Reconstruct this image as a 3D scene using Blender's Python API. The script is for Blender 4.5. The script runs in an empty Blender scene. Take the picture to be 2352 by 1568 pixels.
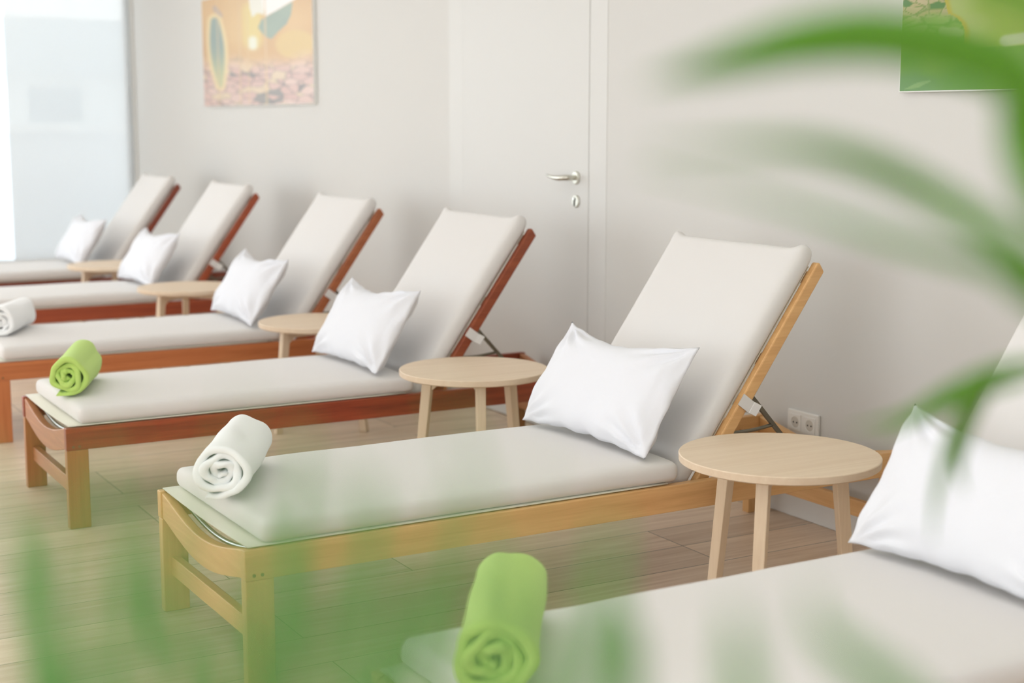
import bpy, bmesh, math, random
from mathutils import Vector, Matrix, noise
C = bpy.context.scene
COL = C.collection
PI = math.pi
# ------------------------------------------------------------------ camera
CAM_Z = 1.32
RIGHT = Vector((0.49905255, 0.86657083, 0.00124303))
UP = Vector((-0.12907418, 0.07291442, 0.98895063))
FWD = Vector((-0.85690513, 0.49369878, -0.14824005))
FPX = 3373.8
cam_d = bpy.data.cameras.new('camera'); cam = bpy.data.objects.new('camera', cam_d); COL.objects.link(cam)
cam_d.sensor_width = 36; cam_d.lens = FPX / 2352 * 36; cam_d.clip_start = 0.02; cam_d.clip_end = 300
mw = Matrix((RIGHT, UP, -FWD)).transposed().to_4x4(); mw.translation = (0, 0, CAM_Z)
cam.matrix_world = mw
cam_d.dof.use_dof = True; cam_d.dof.focus_distance = 4.0; cam_d.dof.aperture_fstop = 2.4
C.camera = cam
# ------------------------------------------------------------------ view, world, lights
C.view_settings.view_transform = 'Standard'; C.view_settings.look = 'None'
C.view_settings.gamma = 1; C.view_settings.use_curve_mapping = False
C.view_settings.exposure = -0.24
W = bpy.data.worlds.new('sky'); C.world = W; W.use_nodes = True
bg = W.node_tree.nodes['Background']; bg.inputs[0].default_value = (0.94, 0.97, 1.0, 1); bg.inputs[1].default_value = 4.0

def area(name, loc, rot, sx, sy, power, color=(1, 1, 1)):
    l = bpy.data.lights.new(name, 'AREA'); l.shape = 'RECTANGLE'; l.size = sx; l.size_y = sy
    l.energy = power; l.color = color
    o = bpy.data.objects.new(name, l); COL.objects.link(o); o.location = loc; o.rotation_euler = rot
    return o
# daylight through the left window wall
area('daylight_left_windows', (-11.40, -1.3, 1.45), (0, -PI / 2, 0), 2.5, 4.6, 58, (0.93, 0.975, 1.0))
# unseen fill lights added under the ceiling to brighten the room
area('ceiling_fill_light', (-7.5, 0.6, 2.86), (0, 0, 0), 5.5, 2.6, 34, (0.94, 0.975, 1.0))
area('ceiling_fill_light', (-1.8, 0.3, 2.86), (0, 0, 0), 4.5, 3.0, 44, (0.93, 0.97, 1.0))

# ------------------------------------------------------------------ helpers
def srgb(r, g, b):
    def f(c):
        c /= 255.0
        return c / 12.92 if c <= 0.04045 else ((c + 0.055) / 1.055) ** 2.4
    return (f(r), f(g), f(b), 1)

MC = {}
def mat(name, rgb, rough=0.6, metal=0, bump=None, var=0.0, spec=0.5, sheen=0):
    if name in MC: return MC[name]
    m = bpy.data.materials.new(name); m.use_nodes = True; nt = m.node_tree; b = nt.nodes['Principled BSDF']
    b.inputs['Base Color'].default_value = srgb(*rgb); b.inputs['Roughness'].default_value = rough
    b.inputs['Metallic'].default_value = metal
    b.inputs['Specular IOR Level'].default_value = spec
    if sheen: b.inputs['Sheen Weight'].default_value = sheen
    if bump or var:
        tc = nt.nodes.new('ShaderNodeTexCoord')
        n = nt.nodes.new('ShaderNodeTexNoise'); n.inputs['Scale'].default_value = bump[0] if bump else 5
        n.inputs['Detail'].default_value = 4
        nt.links.new(tc.outputs['Object'], n.inputs['Vector'])
        if bump:
            bp = nt.nodes.new('ShaderNodeBump'); bp.inputs['Strength'].default_value = bump[1]; bp.inputs['Distance'].default_value = bump[2]
            nt.links.new(n.outputs['Fac'], bp.inputs['Height']); nt.links.new(bp.outputs['Normal'], b.inputs['Normal'])
        if var:
            r = nt.nodes.new('ShaderNodeValToRGB'); c = srgb(*rgb)
            r.color_ramp.elements[0].position = .3; r.color_ramp.elements[1].position = .7
            r.color_ramp.elements[0].color = tuple(x * (1 - var) for x in c[:3]) + (1,)
            r.color_ramp.elements[1].color = c
            nt.links.new(n.outputs['Fac'], r.inputs['Fac']); nt.links.new(r.outputs['Color'], b.inputs['Base Color'])
    MC[name] = m
    return m

def wood(name, light, dark, axis=1, rough=0.42, scale=1.0):
    key = name + '_' + 'xyz'[axis]
    if key in MC: return MC[key]
    m = bpy.data.materials.new(key); m.use_nodes = True; nt = m.node_tree; b = nt.nodes['Principled BSDF']
    tc = nt.nodes.new('ShaderNodeTexCoord'); mp = nt.nodes.new('ShaderNodeMapping')
    s = [34 * scale] * 3; s[axis] = 1.6 * scale
    mp.inputs['Scale'].default_value = s
    nt.links.new(tc.outputs['Object'], mp.inputs['Vector'])
    n1 = nt.nodes.new('ShaderNodeTexNoise'); n1.inputs['Scale'].default_value = 1.0; n1.inputs['Detail'].default_value = 5; n1.inputs['Distortion'].default_value = 1.2
    nt.links.new(mp.outputs['Vector'], n1.inputs['Vector'])
    mp2 = nt.nodes.new('ShaderNodeMapping'); s2 = [180 * scale] * 3; s2[axis] = 6 * scale
    mp2.inputs['Scale'].default_value = s2
    nt.links.new(tc.outputs['Object'], mp2.inputs['Vector'])
    n2 = nt.nodes.new('ShaderNodeTexNoise'); n2.inputs['Scale'].default_value = 1.0; n2.inputs['Detail'].default_value = 2
    nt.links.new(mp2.outputs['Vector'], n2.inputs['Vector'])
    r = nt.nodes.new('ShaderNodeValToRGB')
    r.color_ramp.elements[0].position = .25; r.color_ramp.elements[0].color = srgb(*dark)
    r.color_ramp.elements[1].position = .68; r.color_ramp.elements[1].color = srgb(*light)
    mx = nt.nodes.new('ShaderNodeMath'); mx.operation = 'MULTIPLY_ADD'
    nt.links.new(n2.outputs['Fac'], mx.inputs[0]); mx.inputs[1].default_value = .3
    ad = nt.nodes.new('ShaderNodeMath'); ad.operation = 'MULTIPLY'; ad.inputs[1].default_value = .72
    nt.links.new(n1.outputs['Fac'], ad.inputs[0]); nt.links.new(ad.outputs[0], mx.inputs[2])
    nt.links.new(mx.outputs[0], r.inputs['Fac']); nt.links.new(r.outputs['Color'], b.inputs['Base Color'])
    bp = nt.nodes.new('ShaderNodeBump'); bp.inputs['Strength'].default_value = .12; bp.inputs['Distance'].default_value = .001
    nt.links.new(n2.outputs['Fac'], bp.inputs['Height']); nt.links.new(bp.outputs['Normal'], b.inputs['Normal'])
    b.inputs['Roughness'].default_value = rough
    MC[key] = m
    return m

def link(name, bm, m, parent=None, smooth=False, bevel=0, seg=2):
    bmesh.ops.recalc_face_normals(bm, faces=bm.faces[:])
    me = bpy.data.meshes.new(name); bm.to_mesh(me); bm.free()
    if m is not None: me.materials.append(m)
    if smooth:
        for p in me.polygons: p.use_smooth = True
    o = bpy.data.objects.new(name, me); COL.objects.link(o)
    if parent is not None: o.parent = parent
    if bevel:
        md = o.modifiers.new('edge', 'BEVEL'); md.width = bevel; md.segments = seg; md.limit_method = 'ANGLE'; md.angle_limit = .6
    return o

def tag(o, label=None, cat=None, group=None, kind=None):
    if label: o['label'] = label
    if cat: o['category'] = cat
    if group: o['group'] = group
    if kind: o['kind'] = kind
    return o
def empty(name, loc, rz=0):
    o = bpy.data.objects.new(name, None); COL.objects.link(o); o.location = loc; o.rotation_euler = (0, 0, rz)
    o.empty_display_size = .1
    return o
def box(bm, a, b, M=None):
    a = Vector(a); b = Vector(b); c = (a + b) / 2; s = b - a
    mt = Matrix.Translation(c) @ Matrix.Diagonal((abs(s.x), abs(s.y), abs(s.z), 1))
    if M is not None: mt = M @ mt
    bmesh.ops.create_cube(bm, size=1, matrix=mt)
def BM(): return bmesh.new()
def boxo(name, a, b, m, parent=None, bevel=.0025, M=None):
    bm = BM(); box(bm, a, b, M); return link(name, bm, m, parent, bevel=bevel)
def bar(bm, p0, p1, w, t, up=(0, 0, 1)):
    """bar of section w (sideways) x t (along up) from p0 to p1"""
    p0 = Vector(p0); p1 = Vector(p1); d = (p1 - p0); L = d.length; d.normalize()
    s = d.cross(Vector(up)).normalized(); u = s.cross(d)
    R = Matrix((s, d, u)).transposed().to_4x4(); R.translation = (p0 + p1) / 2
    bmesh.ops.create_cube(bm, size=1, matrix=R @ Matrix.Diagonal((w, L, t, 1)))
def tube(bm, pts, rad, n=10, cap=True):
    pts = [Vector(p) for p in pts]; rings = []
    prev = None
    for i, p in enumerate(pts):
        d = (pts[min(i + 1, len(pts) - 1)] - pts[max(i - 1, 0)]).normalized()
        a = Vector((0, 0, 1)) if prev is None else prev
        s = d.cross(a)
        if s.length < 1e-4: s = d.cross(Vector((1, 0, 0)))
        s.normalize(); u = s.cross(d).normalized(); prev = u
        r = rad[i] if isinstance(rad, (list, tuple)) else rad
        rings.append([bm.verts.new(p + (s * math.cos(k * 2 * PI / n) + u * math.sin(k * 2 * PI / n)) * r) for k in range(n)])
    for a, b in zip(rings, rings[1:]):
        for k in range(n): bm.faces.new((a[k], a[(k + 1) % n], b[(k + 1) % n], b[k]))
    if cap: bm.faces.new(rings[0][::-1]); bm.faces.new(rings[-1])
def lathe(bm, prof, n=48, cx=0, cy=0):
    rings = []
    for r, z in prof:
        rings.append([bm.verts.new((cx + r * math.cos(k * 2 * PI / n), cy + r * math.sin(k * 2 * PI / n), z)) for k in range(n)])
    for a, b in zip(rings, rings[1:]):
        for k in range(n): bm.faces.new((a[k], a[(k + 1) % n], b[(k + 1) % n], b[k]))
    bm.faces.new(rings[0][::-1]); bm.faces.new(rings[-1])
def catmull(pts, n=8):
    P = [Vector(p) for p in pts]; P = [2 * P[0] - P[1]] + P + [2 * P[-1] - P[-2]]; out = []
    for i in range(1, len(P) - 2):
        a, b, c, d = P[i - 1:i + 3]
        for k in range(n):
            t = k / n
            out.append(.5 * ((2 * b) + (c - a) * t + (2 * a - 5 * b + 4 * c - d) * t * t + (3 * b - a - 3 * c + d) * t ** 3))
    out.append(P[-2]); return out

# ------------------------------------------------------------------ the room
WY = 3.248; XL = -11.51; XR = 2.2; YF = -4.0; CH = 2.9
DL, DR = -6.092, -5.016            # door leaf
FL, FR = -6.230, -4.886            # door frame
m_wall = mat('wall_paint', (219, 218, 214), .75, bump=(60, .06, .002))
m_door = mat('door_lacquer', (218, 217, 213), .5)
m_trim = mat('trim_lacquer', (228, 227, 223), .45)
m_casing = mat('casing_lacquer', (219, 218, 214), .5)
m_ceil = mat('ceiling_paint', (240, 240, 238), .9)
m_gap = mat('dark_gap', (150, 152, 140), .9)
def struct(o): o['kind'] = 'structure'; return o
# floor: planks running towards the wall (along y)
m = bpy.data.materials.new('laminate_planks'); m.use_nodes = True; nt = m.node_tree; b = nt.nodes['Principled BSDF']
tc = nt.nodes.new('ShaderNodeTexCoord')
sw = nt.nodes.new('ShaderNodeMapping'); sw.inputs['Rotation'].default_value = (0, 0, PI / 2)
nt.links.new(tc.outputs['Object'], sw.inputs['Vector'])
bk = nt.nodes.new('ShaderNodeTexBrick'); bk.inputs['Scale'].default_value = 1; bk.inputs['Brick Width'].default_value = 1.35; bk.inputs['Row Height'].default_value = .19
bk.inputs['Mortar Size'].default_value = .0016; bk.inputs['Mortar Smooth'].default_value = .3; bk.offset = .37; bk.offset_frequency = 3
bk.inputs['Color1'].default_value = (0, 0, 0, 1); bk.inputs['Color2'].default_value = (1, 1, 1, 1); bk.inputs['Mortar'].default_value = (.5, .5, .5, 1)
nt.links.new(sw.outputs['Vector'], bk.inputs['Vector'])
mp = nt.nodes.new('ShaderNodeMapping'); mp.inputs['Scale'].default_value = (26, 1.3, 1)
nt.links.new(tc.outputs['Object'], mp.inputs['Vector'])
of = nt.nodes.new('ShaderNodeVectorMath'); of.operation = 'MULTIPLY_ADD'; of.inputs[1].default_value = (13, 7, 5)
nt.links.new(bk.outputs['Color'], of.inputs[0]); nt.links.new(mp.outputs['Vector'], of.inputs[2])
n1 = nt.nodes.new('ShaderNodeTexNoise'); n1.inputs['Scale'].default_value = 1; n1.inputs['Detail'].default_value = 6; n1.inputs['Distortion'].default_value = 1.6
nt.links.new(of.outputs[0], n1.inputs['Vector'])
r1 = nt.nodes.new('ShaderNodeValToRGB'); e = r1.color_ramp.elements
e[0].position = .32; e[0].color = srgb(214, 186, 158); e[1].position = .68; e[1].color = srgb(238, 216, 192)
nt.links.new(n1.outputs['Fac'], r1.inputs['Fac'])
hs = nt.nodes.new('ShaderNodeMixRGB'); hs.blend_type = 'MULTIPLY'; hs.inputs[0].default_value = .16
nt.links.new(r1.outputs['Color'], hs.inputs[1]); nt.links.new(bk.outputs['Color'], hs.inputs[2])
mo = nt.nodes.new('ShaderNodeMixRGB'); nt.links.new(bk.outputs['Fac'], mo.inputs[0]); nt.links.new(hs.outputs[0], mo.inputs[1]); mo.inputs[2].default_value = srgb(70, 60, 45)
nt.links.new(mo.outputs[0], b.inputs['Base Color']); b.inputs['Roughness'].default_value = .45
m_floor = m
struct(boxo('floor', (XL, YF, -.12), (XR, WY + .2, 0), m_floor, bevel=0))
struct(boxo('ceiling', (XL, YF, CH), (XR, WY, CH + .1), m_ceil, bevel=0))
bm = BM()
box(bm, (XL, WY, 0), (FL, WY + .2, CH)); box(bm, (FR, WY, 0), (XR, WY + .2, CH)); box(bm, (FL, WY, 2.30), (FR, WY + .2, CH))
struct(link('wall_back', bm, m_wall))
bm = BM()
box(bm, (XR, YF, 0), (XR + .15, WY, .75)); box(bm, (XR, YF, 2.45), (XR + .15, WY, CH)); box(bm, (XR, YF, .75), (XR + .15, -3.2, 2.45)); box(bm, (XR, .3, .75), (XR + .15, WY, 2.45))
struct(link('wall_right', bm, m_wall))  # unseen opening added in this wall as side fill light
# front wall (behind the viewer): unseen wide openings, added and sized to let in fill light
bm = BM()
box(bm, (XL, YF - .15, 0), (XR, YF, .2)); box(bm, (XL, YF - .15, 2.7), (XR, YF, CH))
box(bm, (XL, YF - .15, .2), (-11.1, YF, 2.7)); box(bm, (-6.5, YF - .15, .2), (-3.4, YF, 2.7)); box(bm, (1.0, YF - .15, .2), (XR, YF, 2.7))
struct(link('wall_front', bm, m_wall))
# left wall: glazed from floor rail to lintel
bm = BM()
box(bm, (XL - .2, YF, 0), (XL, WY + .2, .2)); box(bm, (XL - .2, YF, 2.75), (XL, WY + .2, CH)); box(bm, (XL - .2, 3.225, .2), (XL, WY + .2, 2.75))
struct(link('wall_left', bm, m_trim))
m_frame = mat('window_frame_white', (242, 245, 247), .4)
m_glass = bpy.data.materials.new('window_glass'); m_glass.use_nodes = True; nt = m_glass.node_tree; nt.nodes.remove(nt.nodes['Principled BSDF'])
tr = nt.nodes.new('ShaderNodeBsdfTransparent'); tr.inputs[0].default_value = (.96, .985, .99, 1); gl = nt.nodes.new('ShaderNodeBsdfGlossy'); gl.inputs['Roughness'].default_value = .02
fr = nt.nodes.new('ShaderNodeFresnel'); mx = nt.nodes.new('ShaderNodeMixShader')
nt.links.new(fr.outputs[0], mx.inputs[0]); nt.links.new(tr.outputs[0], mx.inputs[1]); nt.links.new(gl.outputs[0], mx.inputs[2]); nt.links.new(mx.outputs[0], nt.nodes['Material Output'].inputs[0])
for k, (y0, y1) in enumerate(((1.15, 3.225), (-1.45, 1.15), (-4.0, -1.45))):
    w = empty('window_%d' % (k + 1), (XL - .1, (y0 + y1) / 2, .2)); struct(w); hy = (y1 - y0) / 2
    bm = BM()
    box(bm, (-.04, -hy, 0), (.04, hy, .07)); box(bm, (-.04, -hy, 2.49), (.04, hy, 2.55))
    box(bm, (-.04, -hy, .07), (.04, -hy + .05, 2.49)); box(bm, (-.04, hy - .03, .07), (.04, hy, 2.49))
    link('window_frame', bm, m_frame, w, bevel=.004)
    boxo('pane', (-.006, -hy + .05, .07), (.006, hy - .03, 2.49), m_glass, w, bevel=0)
# roller blind over the right part of window 1
m_blind = bpy.data.materials.new('blind_fabric'); m_blind.use_nodes = True; nt = m_blind.node_tree; nt.nodes.remove(nt.nodes['Principled BSDF'])
df = nt.nodes.new('ShaderNodeBsdfDiffuse'); df.inputs[0].default_value = srgb(240, 244, 246)
tl = nt.nodes.new('ShaderNodeBsdfTranslucent'); tl.inputs[0].default_value = srgb(244, 242, 240)
tp = nt.nodes.new('ShaderNodeBsdfTransparent'); tp.inputs[0].default_value = (.97, .96, .95, 1)
m1 = nt.nodes.new('ShaderNodeMixShader'); m1.inputs[0].default_value = .65; m2 = nt.nodes.new('ShaderNodeMixShader'); m2.inputs[0].default_value = .30
nt.links.new(df.outputs[0], m1.inputs[1]); nt.links.new(tl.outputs[0], m1.inputs[2]); nt.links.new(m1.outputs[0], m2.inputs[1]); nt.links.new(tp.outputs[0], m2.inputs[2]); nt.links.new(m2.outputs[0], nt.nodes['Material Output'].inputs[0])
bl = empty('roller_blind', (XL + .012, 2.73, .24))
tag(bl, 'white translucent roller blind pulled down over the tall window at the left wall', 'blind')
boxo('blind_cloth', (0, -.455, .03), (.0015, .450, 2.45), m_blind, bl, bevel=0)
boxo('bottom_rail', (-.004, -.457, 0), (.012, .452, .03), m_frame, bl, bevel=.003)
bm = BM(); tube(bm, [(.02, -.46, 2.47), (.02, .455, 2.47)], .025, 16); link('roller_tube', bm, m_frame, bl, smooth=False)
# baseboards
for nm, x0, x1 in (('baseboard_back', XL, FL), ('baseboard_back', FR, XR)):
    struct(boxo(nm, (x0, WY - .016, 0), (x1, WY, .105), m_trim, bevel=.004))
# door frame, leaf
bm = BM()
box(bm, (FL, WY - .002, 0), (DL - .002, WY + .1, 2.30)); box(bm, (DR + .003, WY - .002, 0), (FR, WY + .1, 2.30)); box(bm, (DL - .002, WY - .002, 2.163), (DR + .003, WY + .1, 2.30))
struct(link('trim_1', bm, m_casing, bevel=.001))
struct(boxo('wall_recess', (FL, WY + .1, 0), (FR, WY + .12, 2.30), m_gap, bevel=0)).name = 'trim_2'
door = struct(empty('door_1', (DL, WY, .004)))
boxo('door_leaf', (0, -.003, 0), (DR - DL, .04, 2.155), m_door, door, bevel=.0015)
m_metal = mat('satin_metal', (205, 203, 192), .26, 1)
m_nickel = mat('dull_nickel_plate', (216, 215, 203), .35, .55)
m_black = mat('keyhole_dark', (40, 38, 34), .6)
hx = -5.105 - DL
hd = empty('door_handle', (0, 0, 0)); hd.parent = door
bm = BM(); lathe(bm, [(.0255, 0), (.0265, .002), (.0265, .006), (.024, .009), (.012, .009)], 40)
bmesh.ops.transform(bm, matrix=Matrix.Translation((hx, -.003, 1.088)) @ Matrix.Rotation(PI / 2, 4, 'X'), verts=bm.verts)
link('rosette', bm, m_nickel, hd, smooth=False, bevel=.0008)
bm = BM()
pts = catmull([(hx, -.010, 1.088), (hx, -.040, 1.088), (hx - .012, -.055, 1.088), (hx - .05, -.060, 1.086), (hx - .10, -.060, 1.088), (hx - .145, -.056, 1.094)], 6)
n = len(pts); rad = [.0095 + (.002 * math.sin(PI * min(1, i / n * 1.3)) if i / n < .75 else 0) - (.0045 * max(0, (i / n - .6) / .4)) for i in range(n)]
tube(bm, pts, rad, 14); link('lever', bm, m_metal, hd, smooth=True)
lk = empty('lock_escutcheon', (0, 0, 0)); lk.parent = door
bm = BM(); lathe(bm, [(.0245, 0), (.0255, .002), (.0255, .005), (.023, .008)], 40)
bmesh.ops.transform(bm, matrix=Matrix.Translation((hx, -.003, .992)) @ Matrix.Rotation(PI / 2, 4, 'X'), verts=bm.verts)
link('lock_plate', bm, m_nickel, lk, bevel=.0008)
bm = BM(); bmesh.ops.create_cone(bm, cap_ends=True, segments=24, radius1=.0075, radius2=.0075, depth=.003, matrix=Matrix.Translation((hx - .003, -.0125, 1.000)) @ Matrix.Rotation(PI / 2, 4, 'X'))
box(bm, (hx - .0065, -.014, .972), (hx + .0005, -.011, .998)); link('keyhole', bm, m_black, lk)
bm = BM(); bmesh.ops.create_cone(bm, cap_ends=True, segments=20, radius1=.0045, radius2=.0045, depth=.003, matrix=Matrix.Translation((hx - .003, -.0140, 1.001)) @ Matrix.Rotation(PI / 2, 4, 'X'))
link('cylinder_plug', bm, m_metal, lk)

# double wall socket
sk = empty('wall_socket', (-3.679, WY, .30))
tag(sk, 'white double wall socket low on the white wall behind the honey wood lounger', 'socket')
m_plast = mat('socket_plastic', (240, 239, 234), .35)
sw_, sh_ = .0765, .041
bm = BM(); box(bm, (-sw_, -.010, -.018), (sw_, 0, .064 - .0)); link('frame_plate', bm, m_plast, sk, bevel=.003)
for sx in (-.0355, .0355):
    bm = BM(); z0 = .023
    # insert plate with a round recess
    R, N = .0195, 32; y0, y1 = -.0125, .001
    a = .0275
    outer = []
    for k in range(N):
        t = 2 * PI * k / N; c, s = math.cos(t), math.sin(t); q = a / max(abs(c), abs(s)); outer.append((sx + c * q, z0 + s * q))
    vo = [bm.verts.new((x, y0, z)) for x, z in outer]; vob = [bm.verts.new((x, -.0098, z)) for x, z in outer]
    vi = [bm.verts.new((sx + R * math.cos(2 * PI * k / N), y0, z0 + R * math.sin(2 * PI * k / N))) for k in range(N)]
    vb = [bm.verts.new((sx + R * .93 * math.cos(2 * PI * k / N), y1 - .0115, z0 + R * .93 * math.sin(2 * PI * k / N))) for k in range(N)]
    for k in range(N):
        j = (k + 1) % N
        bm.faces.new((vo[k], vo[j], vi[j], vi[k])); bm.faces.new((vi[k], vi[j], vb[j], vb[k])); bm.faces.new((vo[k], vo[j], vob[j], vob[k]))
    bm.faces.new(vb)
    ins = link('socket_insert', bm, m_plast, sk)
    bm = BM()
    bmesh.ops.create_cone(bm, cap_ends=True, segments=32, radius1=.0186, radius2=.0186, depth=.0006, matrix=Matrix.Translation((sx, -.0108, z0)) @ Matrix.Rotation(PI / 2, 4, 'X'))
    link('recess_floor', bm, mat('socket_recess', (212, 208, 198), .5), ins)
    bm = BM()
    for dx in (-.0085, .0085):
        bmesh.ops.create_cone(bm, cap_ends=True, segments=12, radius1=.0028, radius2=.0028, depth=.001, matrix=Matrix.Translation((sx + dx, -.0116, z0)) @ Matrix.Rotation(PI / 2, 4, 'X'))
    link('pin_holes', bm, m_black, ins)

# ------------------------------------------------------------------ pictures (printed panels)
def clampf(x, a=0., b=1.): return max(a, min(b, x))
def mixc(a, b, t): t = clampf(t); return tuple(a[i] * (1 - t) + b[i] * t for i in range(3))
def sm(a, b, x): t = clampf((x - a) / (b - a)); return t * t * (3 - 2 * t)
def nz(x, y, s, o=0): return noise.noise(Vector((x * s + o, y * s - o, o * 1.7)))
def seg(px, py, ax, ay, bx, by):
    dx, dy = bx - ax, by - ay; t = clampf(((px - ax) * dx + (py - ay) * dy) / (dx * dx + dy * dy)); return math.hypot(px - ax - t * dx, py - ay - t * dy), t
def pebbles(s, t, sc, o):
    d, p = noise.voronoi(Vector((s * sc, t * sc * 1.7, o)))
    return d[0], d[1] - d[0], (math.sin(p[0].x * 12.9 + p[0].y * 78.2) * 43758.5) % 1
def inpoly(x, y, P):
    ins = False
    for (x0, y0), (x1, y1) in zip(P, P[1:] + P[:1]):
        if (y0 > y) != (y1 > y) and x < (x1 - x0) * (y - y0) / (y1 - y0) + x0: ins = not ins
    return ins
PL_LEAF = [(.55, .74), (.585, .815), (.70, .885), (.85, .975), (.835, .86), (.80, .77), (.72, .69), (.665, .627), (.61, .655)]
PL_WHITE = [(.62, .845), (.72, .90), (.86, .99), (1.0, 1.1), (.58, 1.1), (.60, .92)]
PL_PALE = [(.47, 1.1), (.62, 1.1), (.61, .86), (.55, .88), (.50, .84), (.48, .92)]
def print_one(s, t):        # s 0..1 left-right, t 0..1 bottom-top of the panel
    t *= 1 + .2 * s
    c = mixc((216, 180, 124), (202, 158, 104), .5 + nz(s, t, 3, 1))
    c = mixc(c, (220, 200, 122), sm(.13, .04, seg(s, t, .50, .90, .50, .62)[0]) * .9)
    c = mixc(c, (226, 224, 204), sm(.06, .02, seg(s, t, .50, .62, .50, .57)[0]))
    c = mixc(c, (214, 184, 116), sm(.17, .13, math.hypot((s - .86) * .95, (t - .57) * 1.1)) * .85)
    if inpoly(s, t, PL_PALE): c = (226, 222, 208)
    if inpoly(s, t, PL_WHITE): c = (236, 232, 228)
    if inpoly(s, t, PL_LEAF): c = mixc((138, 152, 138), (150, 164, 146), .5 + nz(s, t, 5))
    c = mixc(c, (176, 158, 150), sm(.035, .015, seg(s, t, .14, .93, .19, .86)[0]) * .8)
    g = sm(.50, .34, t + .12 * nz(s, t, 4, 5))
    d, e, h = pebbles(s, t, 10, 3.3)
    pc = mixc((218, 190, 176), (200, 162, 152), h); pc = mixc(pc, (142, 120, 112), sm(.14, .02, e) * .75)
    if h > .82: pc = mixc(pc, (222, 206, 168), .7)
    if h < .09: pc = mixc(pc, (104, 108, 104), .65)
    pc = mixc(pc, (222, 192, 160), sm(.28, .48, t) * .6)
    c = mixc(c, pc, g)
    dd, k = seg(s, t, .135, .80, .175, .20); w = .082 * math.sin(PI * (.22 + .66 * k)) + .004
    c = mixc(c, (226, 206, 154), sm(w + .035, w + .012, dd) * .85); c = mixc(c, mixc((138, 154, 146), (188, 190, 142), sm(.3, 1, k)), sm(w, w - .03, dd))
    for sx, w in ((.615, .006), (.375, .004), (.455, .003), (.16, .004)): c = mixc(c, (214, 184, 140), sm(w + .004, w, abs(s - sx)) * (.7 if t < .9 else .4))
    return c
def print_two(s, t):
    s /= .31; t /= .275
    c = mixc((122, 165, 62), (92, 148, 44), .5 + nz(s, t, 3, 2))
    c = mixc(c, (92, 140, 78), sm(.55, .2, s) * sm(.26, .10, t + .08 * nz(s, t, 4, 9)) * .8)
    c = mixc(c, (160, 190, 120), sm(.022, .008, seg(s, t, .05, .02, .28, .10)[0] + .02 * nz(s, t, 8)) * .45)
    d, e, h = pebbles(s, t, 6, 7.1)
    g = sm(.42, .60, t + .10 * nz(s, t, 3))
    pc = mixc((190, 205, 140), (150, 182, 90), h); pc = mixc(pc, (104, 150, 60), sm(.16, .03, e) * .8); c = mixc(c, pc, g * .75)
    d, e, h = pebbles(s, t, 9, 2.1)
    pk = mixc((224, 196, 172), (206, 176, 140), h); pk = mixc(pk, (120, 130, 80), sm(.14, .02, e) * .8)
    if h < .18: pk = (88, 120, 84)
    c = mixc(c, pk, sm(.70, .84, t + .06 * nz(s, t, 5)))
    c = mixc(c, (200, 212, 160), sm(.06, .03, seg(s, t, .38, .62, .52, .58)[0] + .02 * nz(s, t, 9)) * .9)
    E_ = ((.37, 1.0), (.42, .80), (.49, .755), (.545, .69), (.575, .60), (.575, .44), (.60, .42))
    if t > 1: ex = .37 - (t - 1) * .1
    else:
        ex = 9
        for (x0, y0), (x1, y1) in zip(E_, E_[1:]):
            if y1 <= t <= y0: ex = x0 + (x1 - x0) * (y0 - t) / max(1e-6, y0 - y1)
    lim = s - ex
    if lim > 0 and t > .42: c = mixc(mixc((224, 190, 80), (208, 212, 140), sm(.015, .06, lim)), (176, 194, 84), sm(.05, .35, lim + (.6 - t) * .2))
    c = mixc(c, (222, 226, 190), sm(.075, .04, seg(s, t, .93, .48, 1.3, .52)[0]))
    for a in (.56, .72, .86): c = mixc(c, (140, 190, 60), sm(.014, .004, seg(s, t, a, .42, a - .03, .30)[0]) * .6)
    return c
def picture(name, x0, x1, z0, z1, fn, label, nx, nz_, zs=0):
    root = empty(name, ((x0 + x1) / 2, WY, z0)); tag(root, label, 'picture')
    hw = (x1 - x0) / 2; Hh = z1 - z0
    boxo('panel', (-hw, -.022, 0), (hw, -.001, Hh), mat('panel_edge', (236, 236, 232), .5), root, bevel=.001)
    bm = BM(); cl = bm.loops.layers.float_color.new('print')
    V = [[bm.verts.new((-hw + .004 + (2 * hw - .008) * i / nx, -.0225, .004 + (Hh - .008) * j / nz_)) for i in range(nx + 1)] for j in range(nz_ + 1)]
    cc = [[srgb(*fn(i / nx, j / nz_)) for i in range(nx + 1)] for j in range(nz_ + 1)]
    for j in range(nz_):
        for i in range(nx):
            f = bm.faces.new((V[j][i], V[j][i + 1], V[j + 1][i + 1], V[j + 1][i]))
            for lp, (a, b_) in zip(f.loops, ((j, i), (j, i + 1), (j + 1, i + 1), (j + 1, i))): lp[cl] = cc[a][b_]
    m = bpy.data.materials.new('printed_canvas'); m.use_nodes = True; nt = m.node_tree
    at = nt.nodes.new('ShaderNodeVertexColor'); at.layer_name = 'print'
    nt.links.new(at.outputs[0], nt.nodes['Principled BSDF'].inputs['Base Color']); nt.nodes['Principled BSDF'].inputs['Roughness'].default_value = .35
    me = bpy.data.meshes.new('print'); bm.to_mesh(me); bm.free(); me.materials.append(m)
    o = bpy.data.objects.new('print', me); COL.objects.link(o); o.parent = root
picture('wall_picture', -9.78, -7.84, 1.414, 2.12, print_one, 'unframed picture of yellow blossom over pink pebbles on the wall left of the door', 260, 140)
picture('wall_picture', -3.284, -1.90, 1.406, 2.40, print_two, 'unframed picture of a yellow flower over green leaves at the top right corner', 380, 260)

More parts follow.
